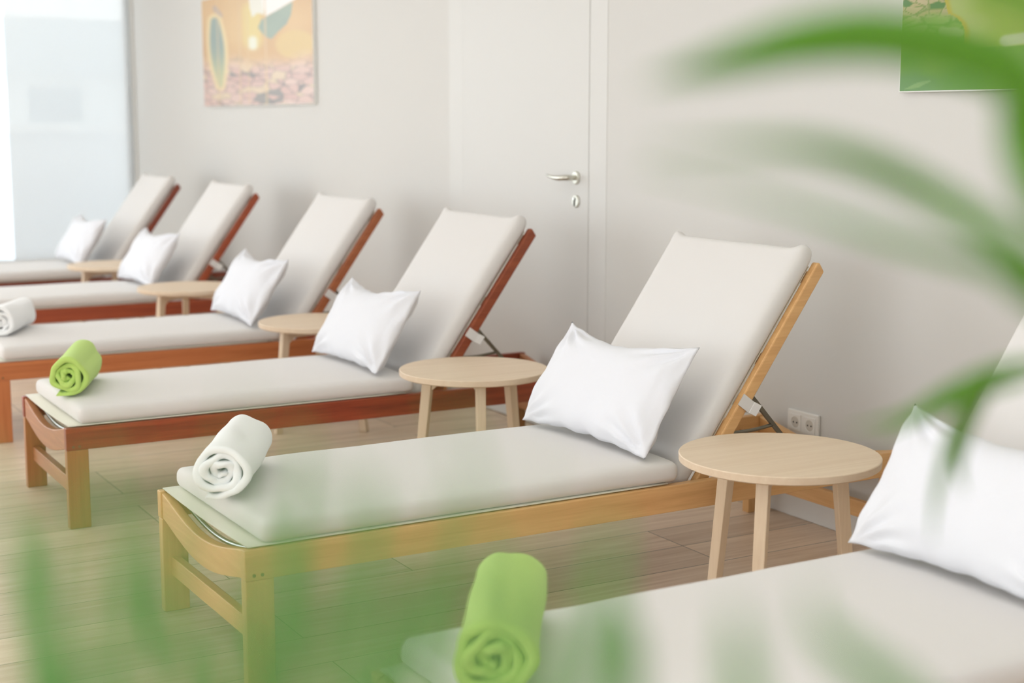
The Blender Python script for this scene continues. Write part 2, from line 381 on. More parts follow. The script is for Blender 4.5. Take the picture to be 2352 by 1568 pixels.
# ------------------------------------------------------------------ outside the window
m_snow = mat('pale_paving', (235, 238, 240), .9)
struct(boxo('terrace_ground', (-60, -30, -.5), (XL - .2, 40, -.12), m_snow, bevel=0)).name = 'trim_3'
pa = empty('terrace_parapet', (-14.0, 3.0, -.12)); tag(pa, 'pale blue terrace parapet with a white cap seen through the window at far left', 'parapet')
boxo('parapet_panel', (-.05, -4, 0), (.05, 6, 1.33), mat('pale_blue_panel', (228, 234, 240), .5), pa)
boxo('parapet_cap', (-.1, -4, 1.33), (.1, 6, 1.40), m_frame, pa)
ho = empty('neighbouring_building', (-38, 8, -.12)); tag(ho, 'pale grey building with a pitched roof beyond the terrace seen through the window', 'building')
m_hw = mat('far_house_wall', (222, 228, 230), .9); m_hr = mat('far_house_roof', (176, 190, 198), .9)
boxo('wall', (-4, -7, 0), (3, 7, 2.5), m_hw, ho)
bm = BM()
v = [bm.verts.new(p) for p in ((-4.3, -7.3, 2.5), (3.3, -7.3, 2.5), (3.3, 7.3, 2.5), (-4.3, 7.3, 2.5), (-.5, -7.3, 4.0), (-.5, 7.3, 4.0))]
for f in ((0, 1, 4), (2, 3, 5), (1, 2, 5, 4), (3, 0, 4, 5), (0, 3, 2, 1)): bm.faces.new([v[i] for i in f])
link('roof', bm, m_hr, ho)
for k in range(5): boxo('window', (3.0, -5.8 + k * 2.6, 1.4), (3.03, -4.6 + k * 2.6, 2.2), mat('far_window', (150, 168, 180), .3), ho)

# ------------------------------------------------------------------ soft furnishing materials
def cloth(name, rgb, scale=900, strength=.25, low=None):
    if name in MC: return MC[name]
    m = bpy.data.materials.new(name); m.use_nodes = True; nt = m.node_tree; b = nt.nodes['Principled BSDF']
    b.inputs['Base Color'].default_value = srgb(*rgb); b.inputs['Roughness'].default_value = .85; b.inputs['Specular IOR Level'].default_value = .2
    b.inputs['Sheen Weight'].default_value = .15
    tc = nt.nodes.new('ShaderNodeTexCoord')
    w1 = nt.nodes.new('ShaderNodeTexNoise'); w1.inputs['Scale'].default_value = scale; w1.inputs['Detail'].default_value = 1
    nt.links.new(tc.outputs['Object'], w1.inputs['Vector'])
    bp = nt.nodes.new('ShaderNodeBump'); bp.inputs['Strength'].default_value = strength; bp.inputs['Distance'].default_value = .0006
    nt.links.new(w1.outputs['Fac'], bp.inputs['Height'])
    last = bp
    if low:
        w2 = nt.nodes.new('ShaderNodeTexNoise'); w2.inputs['Scale'].default_value = low[0]; w2.inputs['Detail'].default_value = 3; w2.inputs['Distortion'].default_value = .8
        nt.links.new(tc.outputs['Object'], w2.inputs['Vector'])
        b2 = nt.nodes.new('ShaderNodeBump'); b2.inputs['Strength'].default_value = low[1]; b2.inputs['Distance'].default_value = low[2]
        nt.links.new(w2.outputs['Fac'], b2.inputs['Height']); nt.links.new(bp.outputs['Normal'], b2.inputs['Normal']); last = b2
    nt.links.new(last.outputs['Normal'], b.inputs['Normal'])
    MC[name] = m
    return m
m_pad = cloth('cushion_linen', (225, 222, 219), 700, .3)
m_pill = cloth('pillow_cotton', (230, 231, 236), 1200, .1, (16, .22, .008))
m_sling = cloth('cream_sling', (226, 222, 206), 500, .3)
m_tw = cloth('white_fleece', (246, 247, 247), 1100, .5)
m_tg = cloth('green_fleece', (188, 219, 118), 1100, .5)
m_steel = mat('grey_steel', (120, 114, 100), .38, .8)

def padmesh(w, L, t, r=.022, puff=.012, seed=0, nx=26, ny=60, ears=0, topdrop=0):
    """rounded cushion; x -w/2..w/2, y 0..L, z 0..t"""
    bm = BM(); nz_ = 6
    bmesh.ops.create_cube(bm, size=1)
    # build a gridded box by hand
    bm.clear()
    vid = {}
    def V(i, j, k):
        if (i, j, k) not in vid: vid[(i, j, k)] = bm.verts.new((i / nx, j / ny, k / nz_))
        return vid[(i, j, k)]
    for i in range(nx):
        for j in range(ny):
            for k in (0, nz_): bm.faces.new((V(i, j, k), V(i + 1, j, k), V(i + 1, j + 1, k), V(i, j + 1, k)))
    for i in range(nx):
        for k in range(nz_):
            for j in (0, ny): bm.faces.new((V(i, j, k), V(i + 1, j, k), V(i + 1, j, k + 1), V(i, j, k + 1)))
    for j in range(ny):
        for k in range(nz_):
            for i in (0, nx): bm.faces.new((V(i, j, k), V(i, j + 1, k), V(i, j + 1, k + 1), V(i, j, k + 1)))
    half = Vector((w / 2, L / 2, t / 2))
    def warp(u, n, rr):      # concentrate grid lines near the ends
        return u
    for v in bm.verts:
        u, s, q = v.co.x * 2 - 1, v.co.y * 2 - 1, v.co.z * 2 - 1
        # push samples towards the rims
        fu = math.copysign(1 - (1 - abs(u)) ** 1.35, u); fs = math.copysign(1 - (1 - abs(s)) ** 1.6, s)
        p = Vector((fu * half.x, fs * half.y, q * half.z))
        inner = Vector((half.x - r, half.y - r, half.z - r))
        c = Vector((clampf(p.x, -inner.x, inner.x), clampf(p.y, -inner.y, inner.y), clampf(p.z, -inner.z, inner.z)))
        d = p - c
        if d.length > 1e-6: p = c + d.normalized() * r
        e = max(0, (1 - (p.x / half.x) ** 2)) * max(0, (1 - (p.y / half.y) ** 2)) ** .35
        if p.z > 0: p.z += puff * math.sqrt(max(0, e)) + .0025 * noise.noise(Vector((p.x * 5 + seed, p.y * 4, seed)))
        sx = 1 - .012 * math.cos(p.y / half.y * PI / 2)
        p.x *= sx
        p.x += .002 * noise.noise(Vector((seed, p.y * 7, 3)))
        if ears:
            k = sm(.80, 1, abs(p.x) / half.x) * sm(.90, 1, p.y / half.y)
            p.y += ears * k; p.z += ears * .4 * k
        v.co = p + Vector((0, half.y, half.z))
    return bm

# ------------------------------------------------------------------ loungers
LW, LL, LH, RH = .670, 2.100, .335, .074
TH = 54.2 * PI / 180; HYN = 1.353      # backrest line passes (y=HYN, z=LH)
def bk(s, off=0.0, x=0.0):            # point on the backrest: s along it, off above its front face
    return Vector((x, HYN + s * math.cos(TH) - off * math.sin(TH), LH + s * math.sin(TH) + off * math.cos(TH)))
BKM = Matrix(((1, 0, 0), (0, math.cos(TH), -math.sin(TH)), (0, math.sin(TH), math.cos(TH)))).to_4x4()
def endrail(y0, y1, m, root):
    bm = BM(); N = 24; x0, x1 = .028, LW - .028; rows = []
    for i in range(N + 1):
        t = i / N; x = -LW + x0 + (x1 - x0) * t
        sag = .046 * math.sin(PI * t) ** 1.15
        for_ = [(x, y0, LH - .004 - sag), (x, y1, LH - .004 - sag), (x, y1, LH - RH - sag * 1.05), (x, y0, LH - RH - sag * 1.05)]
        rows.append([bm.verts.new(p) for p in for_])
    for a, b in zip(rows, rows[1:]):
        for k in range(4): bm.faces.new((a[k], a[(k + 1) % 4], b[(k + 1) % 4], b[k]))
    bm.faces.new(rows[0]); bm.faces.new(rows[-1][::-1])
    return link('end_rail', bm, m, root, bevel=.003)
def lounger(x, y, rz, label, wl, wd, nm, leg_l=None, leg_d=None, end_l=None, end_d=None, beam_l=None, beam_d=None):
    root = empty('sun_lounger', (x, y, 0), rz); tag(root, label, 'sun lounger', 'sun loungers in a row along the wall')
    leg_l, leg_d = leg_l or wl, leg_d or wd; end_l, end_d = end_l or leg_l, end_d or leg_d; beam_l, beam_d = beam_l or wl, beam_d or wd
    my = wood(nm + '_rail', wl, wd, 1); mz = wood(nm + '_leg', leg_l, leg_d, 2); mx_ = wood(nm + '_end', end_l, end_d, 0); mb = wood(nm + '_beam', beam_l, beam_d, 1, .38)
    t = .028
    boxo('side_rail', (-t, 0, LH - RH), (0, LL, LH), my, root); boxo('side_rail', (-LW, 0, LH - RH), (-LW + t, LL, LH), my, root)
    for x0 in (-t - .002, -LW + .002):
        for y0 in (0.001, LL - .071):
            boxo('leg', (x0 if x0 < -.1 else -t - .004, y0, 0), ((x0 + t + .004) if x0 < -.1 else -.001, y0 + .07, LH - RH + (.0 if 1 else 0)), mz, root)
    endrail(.004, .030, mx_, root); endrail(LL - .030, LL - .004, mx_, root)
    for y0 in (.024, LL - .048): boxo('stretcher', (-LW + t, y0, .100), (-t, y0 + .024, .152), mx_, root)
    # dowel heads on the rail ends
    for yy in (.022, .042, LL - .022, LL - .042):
        bm = BM(); bmesh.ops.create_cone(bm, cap_ends=True, segments=14, radius1=.0042, radius2=.0042, depth=.002, matrix=Matrix.Translation((.0004, yy, LH - RH + .012)) @ Matrix.Rotation(PI / 2, 4, 'Y'))
        link('dowel', bm, mat('dark_dowel', (120, 90, 60), .5), root)
    # cross bars below the bed and the sling
    for yy in (.55, 1.19): boxo('cross_bar', (-LW + t, yy, LH - .060), (-t, yy + .03, LH - .038), mx_, root)
    bm = BM(); N = 14; M2 = 10; rows = []
    for j in range(N + 1):
        yy = .012 + 1.21 * j / N
        rows.append([bm.verts.new((-LW + .012 + (LW - .024) * i / M2, yy, LH + .0045 - .012 * math.sin(PI * i / M2) * (.5 + .5 * math.sin(PI * j / N)))) for i in range(M2 + 1)])
    for a, b in zip(rows, rows[1:]):
        for i in range(M2): bm.faces.new((a[i], a[i + 1], b[i + 1], b[i]))
    o = link('sling', bm, m_sling, root, smooth=True); md = o.modifiers.new('t', 'SOLIDIFY'); md.thickness = .003; md.offset = 0
    bm = BM(); tube(bm, [(-LW + .034 + (LW - .068) * i / 16, .052, LH - .012 - .042 * math.sin(PI * i / 16)) for i in range(17)], .0065, 10)
    link('metal_bow', bm, mat('light_steel', (190, 192, 188), .3, .8), root, smooth=True)
    # backrest frame
    bx = .048
    for x0 in (-bx, -LW + bx + .026):
        xa, xb = (x0 - .026, x0)
        bm = BM(); p0 = -.07; p1 = .722
        pr = [(p0, 0), (p1 - .006, 0), (p1, -.006), (p1 - .012, -.037), (p0, -.037)]
        A = [bm.verts.new(bk(s, o_, xa)) for s, o_ in pr]; B = [bm.verts.new(bk(s, o_, xb)) for s, o_ in pr]
        for k in range(5): bm.faces.new((A[k], A[(k + 1) % 5], B[(k + 1) % 5], B[k]))
        bm.faces.new(A[::-1]); bm.faces.new(B)
        o = link('backrest_beam', bm, mb, root, bevel=.005, seg=2)
    for s in (.03, .38, .66):
        bm = BM(); box(bm, (-LW + bx + .030, s, -.034), (-bx - .030, s + .035, -.016)); bmesh.ops.transform(bm, matrix=Matrix.Translation(bk(0)) @ BKM, verts=bm.verts)
        link('backrest_crossbar', bm, mx_, root, bevel=.003)
    bm = BM(); box(bm, (-LW + bx + .026, .01, .0005), (-bx - .026, .70, .0035)); bmesh.ops.transform(bm, matrix=Matrix.Translation(bk(0)) @ BKM, verts=bm.verts)
    link('backrest_sling', bm, m_sling, root)
    # hinge rod
    bm = BM(); tube(bm, [(-LW + t, HYN - .035, LH - .045), (-t, HYN - .035, LH - .045)], .006, 10); link('hinge_rod', bm, m_steel, root, smooth=True)
    # prop: two steel arms, a cross rod on the notched rack, and a short stay
    ptop = lambda x_: bk(.285, -.034, x_)
    bm = BM(); xr_, xl_ = -.064, -LW + .064; ly, lz = 1.79, LH - .050
    for xx in (xr_, xl_): bar(bm, ptop(xx), (xx, ly, lz), .010, .012)
    tube(bm, [(-LW + .045, ly, lz), (-.045, ly, lz)], .006, 8); link('prop_arm', bm, m_steel, root)
    for xx in (xr_, xl_):
        bm = BM(); a = ptop(xx).lerp(Vector((xx, ly, lz)), .36); bcf = bk(.16, -.037, xx)
        tube(bm, catmull([bcf, (a + bcf) / 2 + Vector((0, 0, -.004)), a], 4), .0055, 8)
        link('prop_stay', bm, m_steel, root, smooth=True)
    for x0 in (-t - .016, -LW + t):
        bm = BM(); ys = [1.45 + .55 * i / 12 for i in range(13)]
        prof = []
        for i in range(12): prof += [(ys[i], LH - .052), (ys[i] + .030, LH - .052), (ys[i] + .034, LH - .040), (ys[i] + .0455, LH - .040)]
        prof += [(2.0, LH - .062), (1.45, LH - .062)]
        A = [bm.verts.new((x0, p, q)) for p, q in prof]; B = [bm.verts.new((x0 + .016, p, q)) for p, q in prof]
        for k in range(len(prof)): j = (k + 1) % len(prof); bm.faces.new((A[k], A[j], B[j], B[k]))
        bm.faces.new(A[::-1]); bm.faces.new(B); link('notched_rack', bm, my, root)
    return root

def cushion(x, y, rz, seed, label):
    root = empty('lounger_cushion', (x, y, LH), rz); tag(root, label, 'cushion', 'cushions on the sun loungers')
    dz = -LH
    bm = padmesh(.650, 1.215, .054, .022, .012, seed); bmesh.ops.translate(bm, vec=(-LW / 2 + .004, .045, LH + .006 + dz), verts=bm.verts)
    link('seat_pad', bm, m_pad, root, smooth=True)
    bm = padmesh(.628, .785, .058, .024, .014, seed + 5, ears=.018)
    bmesh.ops.transform(bm, matrix=Matrix.Translation(bk(-.055, .005, -.372) + Vector((0, 0, dz))) @ BKM, verts=bm.verts)
    link('back_pad', bm, m_pad, root, smooth=True)
    # tie strap wrapped round the backrest beam
    for xa, xb in ((-.076, -.046), (-LW + .046, -LW + .076)):
        bm = BM(); s0 = .235
        ring = [(xb, .004), (xb, -.039), (xa, -.039), (xa, .004)]
        outer = [(xb + .004, .006), (xb + .004, -.044), (xa - .004, -.044), (xa - .004, .006)]
        rows = []
        for s in (s0, s0 + .036):
            rows.append(([bm.verts.new(bk(s, o_, xx) + Vector((0, 0, dz))) for xx, o_ in ring], [bm.verts.new(bk(s, o_, xx) + Vector((0, 0, dz))) for xx, o_ in outer]))
        (ia, oa), (ib, ob) = rows
        for k in range(3):
            bm.faces.new((oa[k], oa[k + 1], ob[k + 1], ob[k])); bm.faces.new((ia[k], ia[k + 1], ib[k + 1], ib[k]))
            bm.faces.new((ia[k], ia[k + 1], oa[k + 1], oa[k])); bm.faces.new((ib[k], ib[k + 1], ob[k + 1], ob[k]))
        # loose tail
        a = bk(s0, -.041, xb + .004) + Vector((0, 0, dz)); bb = bk(s0 + .036, -.041, xb + .004) + Vector((0, 0, dz))
        dn = Vector((.004, .022, -.012)); q = [bm.verts.new(p) for p in (a, bb, bb + dn, a + dn, )]; q2 = [bm.verts.new(p + Vector((.003, 0, 0))) for p in (a, bb, bb + dn, a + dn)]
        for k in range(4): bm.faces.new((q[k], q[(k + 1) % 4], q2[(k + 1) % 4], q2[k]))
        bm.faces.new(q); bm.faces.new(q2)
        link('tie_strap', bm, m_pad, root, bevel=.001)
    return root

def pillow(loc, rz, lean, seed, label, w=.62, h=.345, t=.125, roll=0):
    bm = BM(); nx, ny = 84, 56; rnd = random.Random(seed)
    pin = [.02 + .02 * rnd.random() for _ in range(4)]
    def P(u, v, side):
        x = w / 2 * u * (1 - pin[0] * (1 - v * v)); y = h / 2 * v
        y -= (h * .5) * ((.29 if v > 0 else .10) * (1 - u * u) * abs(v) ** 2.2) * (1 if v > 0 else -1)
        if v > 0: y += .012 * math.exp(-((u - .55) / .3) ** 2) * v
        prof = (max(0, 1 - abs(u) ** 2.6) * max(0, 1 - abs(v) ** 2.6)) ** .55
        z = side * (t / 2 * prof)
        e = 1 - prof
        f = (.55 + e)
        z += side * f * .009 * noise.noise(Vector((x * 9 + seed * 3, y * 11, side * 2))) * min(1, prof * 4)
        # tension folds running in from the corners
        for cx, cy in ((-1, -1), (1, -1), (1, 1), (-1, 1)):
            du, dv = u - cx, v - cy; rr = math.hypot(du, dv * .7); an = math.atan2(dv * cy, du * cx)
            z += side * .0075 * math.sin(an * 13 + seed + cx) * math.exp(-((rr - .32) / .26) ** 2) * min(1, prof * 3)
        z += side * -.004 * math.exp(-((u - .87) / .014) ** 2) * min(1, prof * 5)
        x += .004 * noise.noise(Vector((v * 4, seed, u * 2))) * abs(u); y += .006 * noise.noise(Vector((u * 5, seed + 9, v))) * abs(v)
        return Vector((x, y, z))
    g = {}
    for side in (1, -1):
        for i in range(nx + 1):
            for j in range(ny + 1):
                edge = i in (0, nx) or j in (0, ny)
                if edge and side == -1: g[(i, j, -1)] = g[(i, j, 1)]; continue
                u = math.sin((i / nx * 2 - 1) * PI / 2 * .999) if 0 else (i / nx * 2 - 1); v = j / ny * 2 - 1
                g[(i, j, side)] = bm.verts.new(P(u, v, side))
        for i in range(nx):
            for j in range(ny): bm.faces.new((g[(i, j, side)], g[(i + 1, j, side)], g[(i + 1, j + 1, side)], g[(i, j + 1, side)]))
    # local: x width, y height -> stand it up on its lower edge and lean it back
    ca, sa = math.cos(lean), math.sin(lean)
    Mx = Matrix(((1, 0, 0, 0), (0, ca, -sa, 0), (0, sa, ca, 0), (0, 0, 0, 1)))
    bmesh.ops.transform(bm, matrix=Mx @ Matrix.Rotation(roll, 4, 'Z') @ Matrix.Translation((0, h / 2, 0)), verts=bm.verts)
    o = link('pillow', bm, m_pill, None, smooth=True); o.location = loc; o.rotation_euler = (0, 0, rz)
    tag(o, label, 'pillow', 'white pillows leaning on the lounger backs')
    return o

def towel(loc, ang, L, R, m, seed, label, turns=3.4, group=None, hand=1):
    """fleece rolled up; axis along local x, resting on z=0"""
    bm = BM(); rnd = random.Random(seed); NS = 190; t = R / (turns + .35)
    th = t * .96
    sec = []
    K = 6
    # rounded-rectangle section in (radial, axial)
    hl, ht_, rr = L / 2, th / 2, th * .48
    for cx, cy, a0 in ((ht_ - rr, hl - rr, 0), (-(ht_ - rr), hl - rr, PI / 2), (-(ht_ - rr), -(hl - rr), PI), (ht_ - rr, -(hl - rr), 3 * PI / 2)):
        for k in range(K + 1):
            a = a0 + PI / 2 * k / K; sec.append((cx + rr * math.cos(a), cy + rr * math.sin(a)))
    # extra points along the length so the cloth can wave
    full = []
    for i, (p, q) in enumerate(sec):
        full.append((p, q)); nxt = sec[(i + 1) % len(sec)]
        if abs(nxt[1] - q) > L * .5:
            for k in range(1, 10): full.append((p + (nxt[0] - p) * k / 10, q + (nxt[1] - q) * k / 10))
    rings = []
    for i in range(NS + 1):
        f = i / NS; phi = (f ** .75) * turns * 2 * PI; r0 = th * .35 + (R - th * .85) * (phi / (turns * 2 * PI))
        a = hand * (phi - turns * 2 * PI) - PI / 2 + .5 * hand
        wob = 1 + .055 * math.sin(a * 2 + seed) + (.05 + .07 * (1 - f)) * math.sin(a * 3 + seed * 2 + phi * .35)
        ring = []
        for p, q in full:
            nn = noise.noise(Vector((math.cos(a) * 1.5 + seed, math.sin(a) * 1.5, q * 6 + phi * .15)))
            r = (r0 + p) * wob + .007 * nn * min(1, r0 / R * 1.2)
            ax = q + (q / hl) * (.008 * math.sin(phi * 1.3 + seed) - .010 * (1 - f)) + .004 * nn
            y = r * math.cos(a); z = r * math.sin(a)
            z = max(z, -R * .90 + .05 * (z + R * .9))       # settled on its underside
            ring.append(bm.verts.new((ax, y * 1.03, (z * .98) + R * .91)))
        rings.append(ring)
    n = len(full)
    for a_, b_ in zip(rings, rings[1:]):
        for k in range(n): bm.faces.new((a_[k], a_[(k + 1) % n], b_[(k + 1) % n], b_[k]))
    bm.faces.new(rings[0][::-1]); bm.faces.new(rings[-1])
    o = link('rolled_towel', bm, m, None, smooth=True); o.location = loc; o.rotation_euler = (0, 0, ang)
    tag(o, label, 'towel', group or 'rolled towels on the loungers')
    return o

def side_table(x, y, degs, label, idx):
    root = empty('side_table', (x, y, 0)); tag(root, label, 'side table', 'round side tables between the loungers')
    mt = wood('table_birch', (230, 210, 184), (218, 194, 166), 1, .5, .7)
    ml = wood('table_leg_birch', (234, 214, 186), (222, 198, 168), 2, .5)
    R, Ht = .260, .470
    bm = BM(); lathe(bm, [(R - .010, Ht - .024), (R - .001, Ht - .020), (R, Ht - .002), (R - .002, Ht)], 96); link('table_top', bm, mt, root, bevel=.0008)
    rt = Vector((.499, .867, 0)); fd = Vector((-.867, .499, 0))
    for d in degs:
        a = math.radians(d); dv = rt * math.cos(a) + fd * math.sin(a); sd = Vector((-dv.y, dv.x, 0))
        top = dv * .165; bot = dv * .212
        bm = BM(); hw = .0165; hd_ = .0175; v = []
        for c_, z in ((bot, 0), (top, Ht - .024)):
            k = .86 if z == 0 else 1
            v.append([bm.verts.new(Vector((c_.x, c_.y, z)) + sd * hw * k * p + dv * hd_ * k * q) for p, q in ((-1, -1), (1, -1), (1, 1), (-1, 1))])
        for k in range(4): bm.faces.new((v[0][k], v[0][(k + 1) % 4], v[1][(k + 1) % 4], v[1][k]))
        bm.faces.new(v[0][::-1]); bm.faces.new(v[1]); lg = link('leg', bm, ml, root, bevel=.0025)
        # apron bracket from the leg to the middle
        bm = BM(); u0, u1 = dv * .150, dv * .0
        pr = [(.150, Ht - .0245), (.0, Ht - .0245), (.0, Ht - .060), (.125, Ht - .060), (.152, Ht - .085)]
        A = [bm.verts.new(Vector((dv.x * p, dv.y * p, z)) + sd * .009) for p, z in pr]; B = [bm.verts.new(Vector((dv.x * p, dv.y * p, z)) - sd * .009) for p, z in pr]
        for k in range(5): bm.faces.new((A[k], A[(k + 1) % 5], B[(k + 1) % 5], B[k]))
        bm.faces.new(A[::-1]); bm.faces.new(B); link('apron', bm, ml, root)
    return root

LO = [  # x, y, rz, wood ...
    ('front', -1.664, 1.052, 0.0), ('second', -3.159, 1.106, 0.0100), ('third', -4.748, 1.072, 0.0), ('fourth', -6.202, 1.115, 0.0), ('fifth', -7.898, 1.132, 0.0), ('sixth', -9.318, 1.120, 0.0)]
LAB = {
 'front': 'pale honey wooden sun lounger nearest the viewer, cut off by the lower right corner',
 'second': 'honey coloured wooden sun lounger carrying a white rolled towel, in front of the wall socket',
 'third': 'red-brown wooden sun lounger with a green rolled towel, second complete lounger from the front',
 'fourth': 'ochre-brown wooden sun lounger whose white rolled towel is cut by the left edge',
 'fifth': 'red-brown wooden sun lounger behind the ochre one, second from the window',
 'sixth': 'dark red-brown wooden sun lounger farthest away, beside the window blind'}
WD = {
 'front': dict(wl=(230, 184, 126), wd=(204, 152, 96), nm='honey'),
 'second': dict(wl=(236, 172, 104), wd=(212, 138, 74), nm='honey', leg_l=(232, 200, 156), leg_d=(210, 172, 126), end_l=(238, 210, 176), end_d=(222, 188, 150), beam_l=(232, 190, 142), beam_d=(212, 164, 116)),
 'third': dict(wl=(166, 76, 46), wd=(104, 40, 24), nm='mahogany', leg_l=(180, 120, 68), leg_d=(146, 90, 48), end_l=(186, 124, 80), end_d=(152, 92, 56), beam_l=(158, 82, 50), beam_d=(122, 54, 34)),
 'fourth': dict(wl=(206, 128, 78), wd=(172, 96, 54), nm='ochre', beam_l=(178, 106, 66), beam_d=(148, 80, 48)),
 'fifth': dict(wl=(174, 86, 54), wd=(138, 58, 36), nm='redwood', beam_l=(172, 84, 50), beam_d=(140, 62, 38)),
 'sixth': dict(wl=(136, 68, 48), wd=(104, 46, 34), nm='darkred', beam_l=(146, 72, 50), beam_d=(116, 52, 38))}
CLAB = {
 'front': 'off-white cushion on the nearest lounger in the lower right corner, under a green towel',
 'second': 'off-white cushion on the honey coloured lounger in front of the wall socket',
 'third': 'off-white cushion on the red-brown lounger with the green rolled towel, backed by the door',
 'fourth': 'off-white cushion on the ochre-brown lounger, third backrest from the window',
 'fifth': 'off-white cushion on the lounger second from the window',
 'sixth': 'off-white cushion on the farthest lounger beside the window blind'}
PLAB = {
 'front': 'white pillow at the right edge of the photo on the nearest lounger',
 'second': 'large white pillow leaning on the honey coloured lounger',
 'third': 'white pillow leaning on the red-brown lounger in front of the door',
 'fourth': 'white pillow leaning on the ochre-brown lounger, third from the window',
 'fifth': 'white pillow on the lounger second from the window',
 'sixth': 'white pillow on the farthest lounger against the bright window blind'}
for i, (k, x, y, rz) in enumerate(LO):
    lounger(x, y, rz, LAB[k], **WD[k])
    cushion(x, y, rz, 3.1 * i + 1, CLAB[k])
    pillow((x - LW / 2 + (-.012 if k != 'fourth' else .01), y + 1.045 + .085 + .012 * math.sin(i * 2.1), LH + .078), rz + .03 * math.sin(i * 1.7), math.radians(58), 11 + i, PLAB[k], roll=.02 * math.sin(i * 3.3))

PT = LH + .072
towel((-3.545, 1.215, PT), math.radians(151.9), .40, .076, m_tw, 2, 'white rolled towel at the foot end of the honey coloured lounger', 3.3)
towel((-5.105, 1.195, PT), math.radians(158), .38, .074, m_tg, 5, 'bright green rolled towel on the foot end of the red-brown lounger', 3.2)
towel((-2.115, 1.195, PT), math.radians(146.6), .42, .076, m_tg, 9, 'green rolled towel on the nearest lounger, cut by the bottom edge', 3.2)
towel((-6.66, 1.285, PT), math.radians(153), .38, .072, m_tw, 7, 'white rolled towel cut by the left edge of the photo', 3.3)

TB = [(-2.878, 2.458, (133, 247, 11), 'round pale wood side table nearest the viewer, right of the honey coloured lounger'),
      (-4.435, 2.402, (165, -81, 42), 'round pale wood side table between the honey coloured lounger and the red-brown one'),
      (-5.849, 2.411, (218, 338, 98), 'round pale wood side table right of the ochre-brown lounger, partly behind a pillow'),
      (-7.414, 2.331, (228, 348, 108), 'round pale wood side table fourth from the front, beside the lounger second from the window'),
      (-8.815, 2.306, (220, 340, 100), 'smallest looking round side table beside the farthest lounger near the window')]
for i, t in enumerate(TB): side_table(t[0], t[1], t[2], t[3], i)

# ------------------------------------------------------------------ potted palms close to the viewer
def leafmat(name, rgb, tr):
    m = bpy.data.materials.new(name); m.use_nodes = True; nt = m.node_tree; b = nt.nodes['Principled BSDF']
    b.inputs['Base Color'].default_value = srgb(*rgb); b.inputs['Roughness'].default_value = .45
    t_ = nt.nodes.new('ShaderNodeBsdfTranslucent'); t_.inputs[0].default_value = srgb(*tr); mx = nt.nodes.new('ShaderNodeMixShader'); mx.inputs[0].default_value = .45
    nt.links.new(b.outputs[0], mx.inputs[1]); nt.links.new(t_.outputs[0], mx.inputs[2]); nt.links.new(mx.outputs[0], nt.nodes['Material Output'].inputs[0])
    return m
m_leaf = leafmat('palm_leaf_green', (98, 150, 34), (126, 184, 40))
m_leaf2 = leafmat('palm_leaf_bluish', (112, 160, 86), (142, 188, 92))
m_pot = mat('pot_glaze', (225, 222, 214), .4); m_soil = mat('potting_soil', (70, 52, 38), .95, bump=(60, 1, .01))
EYE = Vector((0, 0, CAM_Z))
def at(u, v, d): return EYE + (FWD + RIGHT * ((u - 1176) / FPX) - UP * ((v - 784) / FPX)) * d
def blade(bm, pts, w, fold=.25, up=None):
    P = catmull(pts, 8); n = len(P); rows = []
    for i, p in enumerate(P):
        t = i / (n - 1); d = (P[min(i + 1, n - 1)] - P[max(i - 1, 0)]).normalized()
        vw = (p - EYE).normalized() if up is None else Vector(up)
        s = d.cross(vw).normalized(); nrm = s.cross(d).normalized()
        ww = w / 2 * (min(1, .35 + t * 3.2)) * (1 - max(0, (t - .45) / .55) ** 1.7)
        ww = max(ww, .0006)
        rows.append([bm.verts.new(p - s * ww + nrm * ww * fold), bm.verts.new(p), bm.verts.new(p + s * ww + nrm * ww * fold)])
    for a, b in zip(rows, rows[1:]):
        for k in (0, 1): bm.faces.new((a[k], a[k + 1], b[k + 1], b[k]))
